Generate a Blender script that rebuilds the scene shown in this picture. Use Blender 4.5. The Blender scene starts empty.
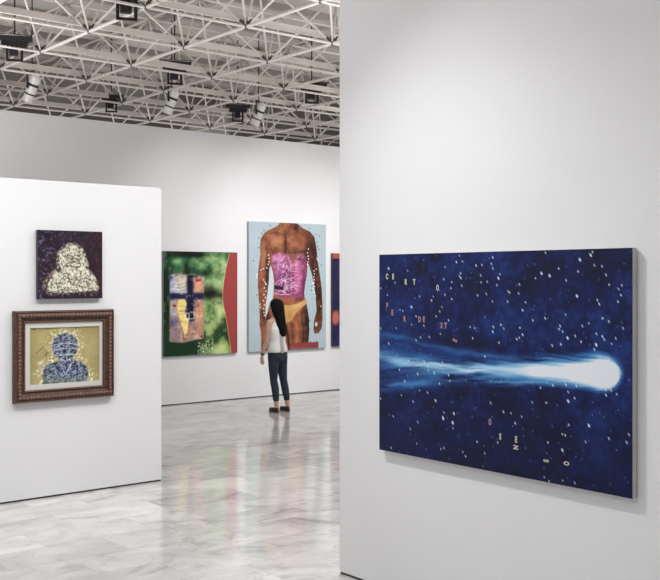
import bpy, bmesh, math, random
import numpy as np
from mathutils import Vector, Matrix
sc = bpy.context.scene
C = sc.collection
R = math.radians

# ---------------------------------------------------------------- camera, world, light, exposure
cd = bpy.data.cameras.new('camera'); cam = bpy.data.objects.new('camera', cd); C.objects.link(cam)
cam.location = (0, 0, 1.8); cam.rotation_euler = (R(90), 0, R(-39.5))
cd.sensor_fit = 'HORIZONTAL'; cd.sensor_width = 36; cd.lens = 36*999/660
cd.shift_y = -11/660; cd.clip_start = .05; cd.clip_end = 100
sc.camera = cam
W = bpy.data.worlds.new('world'); sc.world = W; W.use_nodes = True
W.node_tree.nodes['Background'].inputs[0].default_value = (1, .99, .97, 1)
W.node_tree.nodes['Background'].inputs[1].default_value = .3
sc.view_settings.view_transform = 'Standard'; sc.view_settings.look = 'None'
sc.view_settings.gamma = 1; sc.view_settings.exposure = 0.06
try: sc.view_settings.use_curve_mapping = False
except Exception: pass

def area(x, y, z, sx, sy, power, col=(1, .99, .98)):
    l = bpy.data.lights.new('added_fill_light', 'AREA'); l.shape = 'RECTANGLE'; l.size = sx; l.size_y = sy
    l.energy = power; l.color = col
    o = bpy.data.objects.new('added_fill_light', l); C.objects.link(o); o.location = (x, y, z); return o
def spot(src, dst, power, angle=70, blend=1, size=.03, col=(1, .99, .98)):
    l = bpy.data.lights.new('spot_lamp', 'SPOT'); l.energy = power; l.spot_size = R(angle); l.spot_blend = blend
    l.shadow_soft_size = size; l.color = col
    o = bpy.data.objects.new('spot_lamp', l); C.objects.link(o); o.location = src
    o.rotation_euler = (Vector(dst)-Vector(src)).to_track_quat('-Z', 'Y').to_euler(); return o
# unseen fill lights added to brighten the gallery (all above the visible frame)
area(-1.5, 3.0, 4.25, 3.0, 3.0, 95)
area(1.5, 0.5, 4.25, 2.5, 2.5, 30)
area(2.0, 5.8, 4.25, 1.6, 1.2, 36)
area(6.0, 5.6, 4.25, 2.2, 1.6, 110)
area(10.5, 6.5, 4.3, 3.0, 2.5, 150)
# upward fill lights added to brighten the roof, low behind and between the partitions
for x, y, z, sx, sy, p in ((2.0, 10.2, 2.3, 3.0, 2.0, 150), (7.0, 6.5, 3.0, 2.0, 2.0, 70), (8.0, 15.0, 2.6, 9, 2.5, 95), (11.5, 9.0, 3.2, 2.0, 3.0, 110), (1.0, 3.5, 3.0, 3, 3, 45)):
    area(x, y, z, sx, sy, p).rotation_euler = (math.pi, 0, 0)
# track spots
spot((3.9, 5.1, 4.35), (3.45, 7.82, 1.5), 175, 75)
spot((1.6, 5.1, 4.35), (1.9, 7.82, 1.4), 150, 80)
spot((2.0, 4.95, 4.40), (3.93, 4.0, 2.1), 30, 46, size=.02)
spot((2.05, 4.75, 4.40), (3.93, 3.1, .5), 250, 66, size=.02)
spot((2.0, 4.2, 4.35), (3.93, 2.0, 1.5), 50, 80)
spot((7.6, 9.3, 4.35), (7.9, 12.43, 1.7), 230, 72)
spot((9.2, 9.3, 4.35), (9.35, 12.43, 2.1), 260, 66)
spot((11.0, 9.3, 4.35), (10.9, 12.43, 1.8), 230, 70)

# ---------------------------------------------------------------- materials
def mat(name, col, rough=.6, metal=0, spec=.5, noise=None, bump=0, bscale=60):
    m = bpy.data.materials.new(name); m.use_nodes = True; nt = m.node_tree; b = nt.nodes['Principled BSDF']
    b.inputs['Base Color'].default_value = (*col, 1); b.inputs['Roughness'].default_value = rough
    b.inputs['Metallic'].default_value = metal; b.inputs['Specular IOR Level'].default_value = spec
    tc = nt.nodes.new('ShaderNodeTexCoord')
    if noise:
        n = nt.nodes.new('ShaderNodeTexNoise'); n.inputs['Scale'].default_value = noise[0]; n.inputs['Detail'].default_value = 4
        nt.links.new(tc.outputs['Object'], n.inputs['Vector'])
        r = nt.nodes.new('ShaderNodeValToRGB')
        r.color_ramp.elements[0].position = .3; r.color_ramp.elements[1].position = .7
        r.color_ramp.elements[0].color = (*[c*(1-noise[1]) for c in col], 1)
        r.color_ramp.elements[1].color = (*[min(1, c*(1+noise[1])) for c in col], 1)
        nt.links.new(n.outputs['Fac'], r.inputs['Fac']); nt.links.new(r.outputs['Color'], b.inputs['Base Color'])
    if bump:
        n2 = nt.nodes.new('ShaderNodeTexNoise'); n2.inputs['Scale'].default_value = bscale
        nt.links.new(tc.outputs['Object'], n2.inputs['Vector'])
        bp = nt.nodes.new('ShaderNodeBump'); bp.inputs['Strength'].default_value = bump; bp.inputs['Distance'].default_value = .01
        nt.links.new(n2.outputs['Fac'], bp.inputs['Height']); nt.links.new(bp.outputs['Normal'], b.inputs['Normal'])
    return m
M_wall = mat('white_wall_paint', (.755, .76, .775), .75, spec=.25, noise=(1.2, .012), bump=.06, bscale=90)
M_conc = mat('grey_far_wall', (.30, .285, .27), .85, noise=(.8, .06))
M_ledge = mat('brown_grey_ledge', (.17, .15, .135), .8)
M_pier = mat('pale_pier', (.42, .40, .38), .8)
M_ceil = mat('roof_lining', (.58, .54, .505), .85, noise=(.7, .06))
M_steel = mat('white_painted_steel', (.77, .73, .69), .45, noise=(5, .06))
M_steel2 = mat('pale_channel_steel', (.76, .71, .665), .55, noise=(3, .08))
M_hub = mat('dark_node_steel', (.10, .09, .085), .5)
M_purlin = mat('roof_purlin_steel', (.40, .375, .35), .7)
M_black = mat('black_powder_coat', (.012, .012, .013), .5)
M_silver = mat('brushed_silver', (.86, .85, .83), .40, metal=.1)
M_chrome = mat('polished_metal', (.85, .85, .85), .15, metal=1)
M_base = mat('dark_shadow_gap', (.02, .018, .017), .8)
M_lens = mat('lamp_glass', (.8, .8, .8), .1)

def marble():
    m = bpy.data.materials.new('polished_marble_tiles'); m.use_nodes = True; nt = m.node_tree; N = nt.nodes.new; L = nt.links.new
    b = nt.nodes['Principled BSDF']; tc = N('ShaderNodeTexCoord')
    br = N('ShaderNodeTexBrick'); br.offset = .5; br.inputs['Scale'].default_value = 1
    br.inputs['Brick Width'].default_value = .80; br.inputs['Row Height'].default_value = .40
    br.inputs['Mortar Size'].default_value = .0022; br.inputs['Mortar Smooth'].default_value = .3
    br.inputs['Color1'].default_value = (0, 0, 0, 1); br.inputs['Color2'].default_value = (1, 1, 1, 1); br.inputs['Mortar'].default_value = (.5, .5, .5, 1)
    L(tc.outputs['Object'], br.inputs['Vector'])
    # each tile shifts the vein pattern
    mul = N('ShaderNodeVectorMath'); mul.operation = 'SCALE'; mul.inputs['Scale'].default_value = 5; L(br.outputs['Color'], mul.inputs[0])
    add = N('ShaderNodeVectorMath'); add.operation = 'ADD'; L(tc.outputs['Object'], add.inputs[0]); L(mul.outputs[0], add.inputs[1])
    mp = N('ShaderNodeMapping'); mp.inputs['Scale'].default_value = (1.0, 1.5, 1); mp.inputs['Rotation'].default_value = (0, 0, .6); L(add.outputs[0], mp.inputs[0])
    n1 = N('ShaderNodeTexNoise'); n1.inputs['Scale'].default_value = 1.6; n1.inputs['Detail'].default_value = 8; n1.inputs['Roughness'].default_value = .6; n1.inputs['Distortion'].default_value = 1.0
    L(mp.outputs[0], n1.inputs['Vector'])
    r1 = N('ShaderNodeValToRGB'); e = r1.color_ramp.elements
    e[0].position = .30; e[0].color = (.31, .308, .30, 1); e[1].position = .62; e[1].color = (.66, .658, .65, 1)
    x = e.new(.45); x.color = (.53, .528, .52, 1)
    L(n1.outputs['Fac'], r1.inputs['Fac'])
    # thin dark veins
    n2 = N('ShaderNodeTexNoise'); n2.inputs['Scale'].default_value = 1.1; n2.inputs['Detail'].default_value = 6; n2.inputs['Distortion'].default_value = 1.6
    L(mp.outputs[0], n2.inputs['Vector'])
    sb = N('ShaderNodeMath'); sb.operation = 'SUBTRACT'; sb.inputs[1].default_value = .5; L(n2.outputs['Fac'], sb.inputs[0])
    ab = N('ShaderNodeMath'); ab.operation = 'ABSOLUTE'; L(sb.outputs[0], ab.inputs[0])
    mr = N('ShaderNodeMapRange'); mr.inputs[1].default_value = 0; mr.inputs[2].default_value = .012; mr.inputs[3].default_value = .30; mr.inputs[4].default_value = 0
    L(ab.outputs[0], mr.inputs[0])
    mx = N('ShaderNodeMixRGB'); L(mr.outputs[0], mx.inputs[0]); L(r1.outputs[0], mx.inputs[1]); mx.inputs[2].default_value = (.22, .21, .20, 1)
    # tile tint
    tint = N('ShaderNodeMapRange'); tint.inputs[3].default_value = .88; tint.inputs[4].default_value = 1.08; L(br.outputs['Color'], tint.inputs[0])
    mt = N('ShaderNodeVectorMath'); mt.operation = 'SCALE'; L(mx.outputs[0], mt.inputs[0]); L(tint.outputs[0], mt.inputs['Scale'])
    mg = N('ShaderNodeMixRGB'); mf = N('ShaderNodeMath'); mf.operation = 'MULTIPLY'; mf.inputs[1].default_value = .45; L(br.outputs['Fac'], mf.inputs[0])
    L(mf.outputs[0], mg.inputs[0]); L(mt.outputs[0], mg.inputs[1]); mg.inputs[2].default_value = (.28, .27, .26, 1)
    L(mg.outputs[0], b.inputs['Base Color'])
    b.inputs['Roughness'].default_value = .12; b.inputs['Specular IOR Level'].default_value = .7; b.inputs['IOR'].default_value = 1.5
    nb = N('ShaderNodeTexNoise'); nb.inputs['Scale'].default_value = 3.0; nb.inputs['Detail'].default_value = 2; L(tc.outputs['Object'], nb.inputs['Vector'])
    bp = N('ShaderNodeBump'); bp.inputs['Strength'].default_value = .10; bp.inputs['Distance'].default_value = .02
    L(nb.outputs['Fac'], bp.inputs['Height']); L(bp.outputs['Normal'], b.inputs['Normal'])
    return m
M_floor = marble()

def vcol_mat(name, rough=.5, spec=.3):
    m = bpy.data.materials.new(name); m.use_nodes = True; nt = m.node_tree; b = nt.nodes['Principled BSDF']
    a = nt.nodes.new('ShaderNodeVertexColor'); a.layer_name = 'paint'
    nt.links.new(a.outputs['Color'], b.inputs['Base Color']); b.inputs['Roughness'].default_value = rough; b.inputs['Specular IOR Level'].default_value = spec
    return m
M_art = vcol_mat('pigment_on_canvas', .55, .25)
M_paper = vcol_mat('pigment_on_paper', .8, .1)

# ---------------------------------------------------------------- mesh helpers
def link(o, parent=None):
    C.objects.link(o)
    if parent: o.parent = parent
    return o
def obj(name, bm, m, parent=None, smooth=False):
    me = bpy.data.meshes.new(name); bm.normal_update(); bm.to_mesh(me); bm.free()
    if m: me.materials.append(m)
    if smooth:
        for p in me.polygons: p.use_smooth = True
    return link(bpy.data.objects.new(name, me), parent)
def thing(name, label, cat, loc=(0, 0, 0), rz=0, group=None):
    o = bpy.data.objects.new(name, None); C.objects.link(o); o.location = loc; o.rotation_euler = (0, 0, rz)
    o.empty_display_size = .1
    o['label'] = label; o['category'] = cat
    if group: o['group'] = group
    return o
def struct(name, bm, m, parent=None, label=None):
    o = obj(name, bm, m, parent)
    if not parent: o['kind'] = 'structure'
    if label: o['label'] = label
    return o
def bx(bm, x0, x1, y0, y1, z0, z1, mtx=None):
    vs = [bm.verts.new(Vector(p) if mtx is None else mtx @ Vector(p)) for p in
          [(x0, y0, z0), (x1, y0, z0), (x1, y1, z0), (x0, y1, z0), (x0, y0, z1), (x1, y0, z1), (x1, y1, z1), (x0, y1, z1)]]
    for f in ((3, 2, 1, 0), (4, 5, 6, 7), (0, 1, 5, 4), (1, 2, 6, 5), (2, 3, 7, 6), (3, 0, 4, 7)): bm.faces.new([vs[i] for i in f])
    return bm
def box(*a, **k): return bx(bmesh.new(), *a, **k)
def tube(bm, p0, p1, r0, r1=None, n=8, cap=True):
    p0, p1 = Vector(p0), Vector(p1); r1 = r0 if r1 is None else r1
    d = (p1-p0); q = d.to_track_quat('Z', 'Y')
    A = []; B = []
    for i in range(n):
        a = 2*math.pi*i/n; v = Vector((math.cos(a), math.sin(a), 0))
        A.append(bm.verts.new(p0+q @ (v*r0))); B.append(bm.verts.new(p1+q @ (v*r1)))
    for i in range(n):
        j = (i+1) % n; bm.faces.new((A[i], A[j], B[j], B[i]))
    if cap: bm.faces.new(A[::-1]); bm.faces.new(B)
    return bm
def ball(bm, c, r, seg=12, rings=8, scale=(1, 1, 1)):
    bmesh.ops.create_uvsphere(bm, u_segments=seg, v_segments=rings, radius=r,
                              matrix=Matrix.Translation(c) @ Matrix.Diagonal((*scale, 1)))
    return bm

# ---------------------------------------------------------------- the room
ZT = 5.60
XL, XR, YF, YB = -5, 15.5, -4, 16.8
struct('floor', box(XL, XR, YF, YB, -.1, 0), M_floor)
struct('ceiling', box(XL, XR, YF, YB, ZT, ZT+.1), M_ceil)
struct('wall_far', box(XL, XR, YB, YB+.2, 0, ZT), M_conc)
struct('wall_west', box(XL-.2, XL, YF, YB, 0, ZT), M_wall)
struct('wall_east', box(XR, XR+.2, YF, YB, 0, ZT), M_wall)
struct('wall_front', box(XL, XR, YF-.2, YF, 0, ZT), M_wall)
G = .014
def partition(name, side, x0, x1, y0, y1, z1):
    struct('wall_'+name, box(x0, x1, y0, y1, G, z1), M_wall)
    i = .004
    struct('gap_shade_'+name, box(x0+i, x1-i, y0+i, y1-i, 0, G), M_base)  # recess strip coloured near-black as the shade in the gap under the wall
YBK, YLF, XRT = 12.43, 7.83, 3.93
partition('back', 'back', -2.5, 14.5, YBK, YBK+.25, 3.945)
partition('left', 'left', -3.5, 4.505, YLF, YLF+.22, 2.612)
partition('right', 'right', XRT, XRT+.25, -2.5, 4.675, 4.2)
# far wall: dark ledge and pale pier
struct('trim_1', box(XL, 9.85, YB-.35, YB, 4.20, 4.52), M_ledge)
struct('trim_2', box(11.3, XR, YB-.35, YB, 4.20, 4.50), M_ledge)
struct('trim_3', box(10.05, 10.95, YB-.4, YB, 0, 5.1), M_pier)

# ---------------------------------------------------------------- space frame under the roof
ax_, ay_, ox_, oy_ = 1.174, 1.237, .102, -.034; ZB = 4.44; H = .80
def gx(i): return ax_*i+ox_
def gy(j): return ay_*j+oy_
frame = thing('space_frame', 'white tubular steel space frame spanning under the gallery roof', 'roof truss', (0, 0, 0))
frame['kind'] = 'structure'; frame.name = 'space_frame'
del frame['label'], frame['category']
frame['label'] = 'white tubular steel space frame spanning under the gallery roof'
NX0, NX1, NY0, NY1 = 1, 12, 5, 13
fr = Matrix.Rotation(R(39.5), 4, 'Z')
def pix(p):
    v = Vector(p)-Vector((0, 0, 1.8)); c, s = math.cos(R(39.5)), math.sin(R(39.5))
    d = s*v.x+c*v.y; return (330+999*(c*v.x-s*v.y)/d, 279-999*v.z/d, d)
for i in range(NX0, NX1+1):
    bm = bmesh.new(); tube(bm, (gx(i), gy(NY0), ZB), (gx(i), gy(NY1), ZB), .019); obj('bottom_chord', bm, M_steel, frame, True)
for j in range(NY0, NY1+1):
    bm = bmesh.new(); tube(bm, (gx(NX0), gy(j), ZB), (gx(NX1), gy(j), ZB), .015); obj('bottom_chord', bm, M_steel, frame, True)
    bm = box(gx(NX0), gx(NX1), gy(j)+.10, gy(j)+.13, ZB+.075, ZB+.145); obj('channel', bm, M_steel2, frame)
for i in range(NX0, NX1):
    bm = bmesh.new(); tube(bm, (gx(i+.5), gy(NY0+.5), ZB+H), (gx(i+.5), gy(NY1-.5), ZB+H), .016); obj('top_chord', bm, M_steel, frame, True)
for j in range(NY0, NY1):
    bm = bmesh.new(); tube(bm, (gx(NX0+.5), gy(j+.5), ZB+H), (gx(NX1-.5), gy(j+.5), ZB+H), .016); obj('top_chord', bm, M_steel, frame, True)
webs = []
for i in range(NX0, NX1+1):
    for j in range(NY0, NY1+1):
        for dx in (-.5, .5):
            for dy in (-.5, .5):
                if NX0 < i+dx < NX1 and NY0 < j+dy < NY1:
                    p, q = (gx(i), gy(j), ZB), (gx(i+dx), gy(j+dy), ZB+H)
                    x, y, d = pix(p); x2, y2, _ = pix(q)
                    vis = sum(1 for t in range(9) if 0 < x+(x2-x)*t/8 < 340 and 0 < y+(y2-y)*t/8 < 130)
                    webs.append((-vis/d, p, q, dy))
webs.sort(key=lambda w: w[0])
bm = bmesh.new()
for k, (_, p, q, dy) in enumerate(webs):
    r = .0135
    if k < 97: b2 = bmesh.new(); tube(b2, p, q, r, n=6); obj('diagonal_strut', b2, M_steel, frame, True)
    else: tube(bm, p, q, r, n=6)
o = obj('diagonal_strut', bm, M_steel, frame, True); o['kind'] = 'stuff'
hubs = sorted([(i, j) for i in range(NX0, NX1+1) for j in range(NY0, NY1+1)], key=lambda t: pix((gx(t[0]), gy(t[1]), ZB))[2])
for (i, j) in hubs:
    x, y, d = pix((gx(i), gy(j), ZB))
    if not (-30 < x < 370 and -60 < y < 140): continue
    bm = bmesh.new(); ball(bm, (gx(i), gy(j), ZB+.012), .036, 10, 6)
    for dx in (-1, 1):
        for dy in (-1, 1): tube(bm, (gx(i), gy(j), ZB+.01), (gx(i)+dx*.045, gy(j)+dy*.045, ZB+.07), .019, n=6)
    obj('node_hub', bm, M_hub, frame, True)
# roof purlins right under the lining
for k, y in enumerate([6.3+1.2*q for q in range(9)]):
    bm = box(0, 15, y-.04, y+.04, ZT-.10, ZT); struct('trim_%d' % (4+k), bm, M_purlin)
for k, x in enumerate([2.4, 4.8, 7.2, 9.6, 12.0]):
    bm = box(x-.05, x+.05, 5.5, YB, ZT-.17, ZT-.10); struct('trim_%d' % (13+k), bm, M_purlin)

# ---------------------------------------------------------------- lamps on the frame
def flood(loc, rz, tilt, label, s=1.0):
    t = thing('floodlight', label, 'floodlight', loc, rz, 'black floodlights on the space frame')
    Mx = Matrix.Rotation(R(tilt), 4, 'X')
    bm = bmesh.new()      # ribbed tapered housing, seen from below and behind
    bx(bm, -.17*s, .17*s, -.10*s, .10*s, .00, .06*s, Mx)
    bx(bm, -.125*s, .125*s, -.08*s, .08*s, -.055*s, .0, Mx)
    for k in range(6): bx(bm, (-.10+.04*k-.006)*s, (-.10+.04*k+.006)*s, -.10*s, .10*s, -.065*s, -.04*s, Mx)
    obj('housing', bm, M_black, t)
    bm = bmesh.new(); bx(bm, -.15*s, .15*s, -.10*s, .10*s, .048*s, .053*s, Mx); obj('front_glass', bm, M_silver, t)
    bm = bmesh.new()
    for sx in (-.07, .07): bx(bm, (sx-.012)*s, (sx+.012)*s, -.008*s, .02*s, -.19*s, .0)
    bx(bm, -.082*s, .082*s, -.008*s, .02*s, -.20*s, -.18*s)
    tube(bm, (-.09*s, .01*s, -.02*s), (.09*s, .01*s, -.02*s), .012*s)
    obj('yoke', bm, M_black, t)
    bm = box(-.05*s, .035*s, -.03*s, .03*s, -.145*s, -.04*s); obj('ballast_box', bm, M_black, t)
    bm = bmesh.new(); tube(bm, (0, .01*s, .04*s), (0, .01*s, ZT-loc[2]), .009); obj('hanger_rod', bm, M_black, t)
    return t
# (x, y, z, heading, tilt, scale, label)
FL = [((4.50, 11.15, 4.53), R(-25), 8, 'black floodlight left of the others, above the far left of the partition', 1.15),
      ((4.68, 8.80, 4.58), R(-20), 5, 'black floodlight cut by the top edge of the view, near the bright clamps', 1.25),
      ((6.79, 11.45, 4.60), R(-25), 6, 'large black floodlight on its yoke in mid truss, above a silver spotlight', 1.2),
      ((7.05, 13.75, 4.53), R(-35), 10, 'small black floodlight low in the truss, between the two left silver spotlights', 1.05),
      ((8.98, 13.2, 4.52), R(-30), 8, 'black floodlight just left of the rightmost silver spotlight', 1.1),
      ((9.07, 11.42, 4.60), R(-30), 8, 'wide black floodlight hanging above the torso painting', 1.2)]
for loc, rz, tl, lb, s in FL: flood(loc, rz, tl, lb, s)
def cylinder_spot(loc, aim, label, s=1.0):
    t = thing('spotlight', label, 'spotlight', loc, 0, 'silver cylinder spotlights')
    q = (Vector(aim)-Vector(loc)).to_track_quat('-Z', 'Y'); Mx = q.to_matrix().to_4x4()
    def T(bm, z0, z1, r0, r1, n=16): tube(bm, Mx @ Vector((0, 0, z0*s)), Mx @ Vector((0, 0, z1*s)), r0*s, r1*s, n)
    bm = bmesh.new(); T(bm, -.13, .11, .056, .056); T(bm, .11, .15, .056, .03); T(bm, -.15, -.13, .062, .062)
    obj('lamp_body', bm, M_silver, t, False)
    bm = bmesh.new(); T(bm, -.155, -.150, .05, .05); obj('lamp_lens', bm, M_lens, t)
    bm = bmesh.new(); T(bm, .02, .045, .060, .060); T(bm, -.075, -.06, .060, .060)
    obj('black_band', bm, M_black, t)
    bm = bmesh.new()
    for sx in (-1, 1):
        p = Mx @ Vector((sx*.066*s, 0, 0)); tube(bm, p, (p.x, p.y, .16*s), .009*s); ball(bm, p, .016*s)
    pa = Mx @ Vector((-.066*s, 0, 0)); pb = Mx @ Vector((.066*s, 0, 0))
    tube(bm, (pa.x, pa.y, .16*s), (pb.x, pb.y, .16*s), .009*s); tube(bm, (0, 0, .16*s), (0, 0, ZT-loc[2]), .008)
    obj('yoke', bm, M_black, t)
    return t
cylinder_spot((5.30, 12.55, 4.30), (5.0, 13.3, 2.7), 'silver cylinder spotlight leftmost in the truss, near the wall top', 1.25)
cylinder_spot((7.21, 12.24, 4.30), (6.9, 12.9, 2.7), 'silver cylinder spotlight in mid truss below the largest black floodlight', 1.2)
cylinder_spot((8.79, 12.36, 4.30), (8.5, 13.0, 2.7), 'silver cylinder spotlight low in the truss at the right, above the torso painting', 1.2)
cylinder_spot((7.66, 8.95, 4.34), (7.6, 10.2, 2.8), 'silver spotlight half hidden by the edge of the tall right wall', 1.0)
# bright clamps near the top edge
def clamp(loc, label):
    t = thing('pipe_clamp', label, 'clamp', loc, 0.4, 'bright pipe clamps on the space frame')
    bm = bmesh.new(); tube(bm, (-.03, 0, 0), (.03, 0, 0), .034, n=12); bx(bm, -.012, .012, -.02, .02, .02, .085); obj('clamp_ring', bm, M_chrome, t)
    bm = bmesh.new(); tube(bm, (0, -.05, .06), (0, .05, .06), .008); ball(bm, (0, -.05, .06), .014); obj('bolt', bm, M_chrome, t)
clamp((4.64, 8.40, 4.45), 'bright metal pipe clamp on a chord beside the top floodlight, left one')
clamp((4.80, 8.34, 4.45), 'bright metal pipe clamp on a chord near the top edge, right one')

# ---------------------------------------------------------------- raster painter for the artworks
def vnoise(h, w, cy, cx, seed):
    rs = np.random.RandomState(seed); g = rs.rand(int(cy)+3, int(cx)+3)
    y = np.linspace(0, cy, h); x = np.linspace(0, cx, w)
    yi = y.astype(int); xi = x.astype(int); fy = y-yi; fx = x-xi
    fy = (fy*fy*(3-2*fy))[:, None]; fx = (fx*fx*(3-2*fx))[None]
    A = g[yi][:, xi]; B = g[yi][:, xi+1]; D = g[yi+1][:, xi]; E = g[yi+1][:, xi+1]
    return (A*(1-fx)+B*fx)*(1-fy)+(D*(1-fx)+E*fx)*fy
def fbm(h, w, cy, cx, seed, o=4):
    s = 0; t = 0
    for k in range(o):
        s = s+vnoise(h, w, cy*2**k, cx*2**k, seed+k)*.5**k; t += .5**k
    return s/t
class Art:
    # coordinates: any traced frame; x0..x1 and y0..y1 map to the sheet
    def __init__(s, w, h, x0, x1, y0, y1, col):
        s.w, s.h = w, h; s.img = np.zeros((h, w, 3))+np.array(col, float)
        s.X, s.Y = np.meshgrid(np.linspace(x0, x1, w), np.linspace(y0, y1, h)); s.px = (x1-x0)/w
    def mix(s, m, col):
        col = np.array(col, float); s.img = s.img*(1-m[..., None])+(col if col.ndim > 1 else col[None, None])*m[..., None]
    def sd(s, pts):
        X, Y = s.X, s.Y; d = np.full(X.shape, 1e9); ins = np.zeros(X.shape, bool); n = len(pts)
        for i in range(n):
            ax, ay = pts[i]; bx_, by = pts[(i+1) % n]; ex, ey = bx_-ax, by-ay
            t = np.clip(((X-ax)*ex+(Y-ay)*ey)/(ex*ex+ey*ey+1e-9), 0, 1)
            d = np.minimum(d, (X-ax-ex*t)**2+(Y-ay-ey*t)**2)
            c = ((ay > Y) != (by > Y)) & (X < (bx_-ax)*(Y-ay)/(by-ay+1e-12)+ax); ins ^= c
        d = np.sqrt(d); return np.where(ins, -d, d)
    def poly(s, pts, col=None, soft=None, op=1):
        soft = soft or s.px*1.2; m = np.clip(.5-s.sd(pts)/soft, 0, 1)*op
        if col is not None: s.mix(m, col)
        return m
    def line(s, pts, wd, col=None, op=1, soft=None):
        d = np.full(s.X.shape, 1e9)
        for (ax, ay), (bx_, by) in zip(pts, pts[1:]):
            ex, ey = bx_-ax, by-ay; t = np.clip(((s.X-ax)*ex+(s.Y-ay)*ey)/(ex*ex+ey*ey+1e-9), 0, 1)
            d = np.minimum(d, (s.X-ax-ex*t)**2+(s.Y-ay-ey*t)**2)
        soft = soft or s.px*1.2; m = np.clip(.5-(np.sqrt(d)-wd/2)/soft, 0, 1)*op
        if col is not None: s.mix(m, col)
        return m
    def blob(s, x, y, rx, ry, col, op=1, rot=0, mask=None, p=1):
        c, n = math.cos(rot), math.sin(rot); dx, dy = s.X-x, s.Y-y
        q = ((dx*c+dy*n)/rx)**2+((-dx*n+dy*c)/ry)**2; m = np.exp(-q**p)*op
        if mask is not None: m = m*mask
        s.mix(m, col)
    def mesh(s, name, wd, ht, yoff, z0, m, parent, sat=1, con=1, gam=1):
        h, w = s.h, s.w
        xs = np.linspace(-wd/2, wd/2, w); zs = np.linspace(z0+ht, z0, h)
        co = np.zeros((h, w, 3)); co[..., 0] = xs[None]; co[..., 1] = yoff; co[..., 2] = zs[:, None]
        idx = np.arange(h*w).reshape(h, w)
        f = np.stack([idx[1:, :-1], idx[1:, 1:], idx[:-1, 1:], idx[:-1, :-1]], -1).reshape(-1, 4)
        me = bpy.data.meshes.new(name); me.vertices.add(h*w); me.vertices.foreach_set('co', co.ravel())
        me.loops.add(f.size); me.loops.foreach_set('vertex_index', f.ravel().astype(np.int32))
        me.polygons.add(len(f)); me.polygons.foreach_set('loop_start', np.arange(0, f.size, 4, dtype=np.int32))
        me.update(calc_edges=True); me.validate()
        g = s.img.mean(-1, keepdims=True); im = g+(s.img-g)*sat
        im = (im-100)*con+100
        c = np.clip(im/255, .02, 1)**gam; c = np.where(c <= .04045, c/12.92, ((c+.055)/1.055)**2.4)
        ca = me.color_attributes.new('paint', 'FLOAT_COLOR', 'POINT')
        ca.data.foreach_set('color', np.concatenate([c, np.ones((h, w, 1))], -1).astype(np.float32).ravel())
        me.materials.append(m)
        return link(bpy.data.objects.new(name, me), parent)
def wall_art(name, label, cat, cx, wallpos, z0, axis, depth, wd, ht, art, edge_mat, group=None, gap=.008, sat=1, con=1, gam=1):
    # axis 'y': hangs on a wall facing -Y at y=wallpos ; axis 'x': on a wall facing -X at x=wallpos
    loc = (cx, wallpos, z0) if axis == 'y' else (wallpos, cx, z0)
    t = thing(name, label, cat, loc, 0 if axis == 'y' else R(-90), group)
    obj('canvas_edge', box(-wd/2, wd/2, -depth, -gap, 0, ht), edge_mat, t)
    art.mesh('painted_canvas', wd, ht, -depth-.0015, 0, M_art, t, sat, con, gam)
    return t
M_edge_white = mat('white_canvas_edge', (.55, .54, .53), .8)
M_edge_dark = mat('dark_canvas_edge', (.05, .04, .05), .7)
M_edge_blue = mat('pale_blue_canvas_edge', (.36, .42, .46), .7)
M_edge_green = mat('grey_canvas_edge', (.28, .29, .28), .7)

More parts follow.
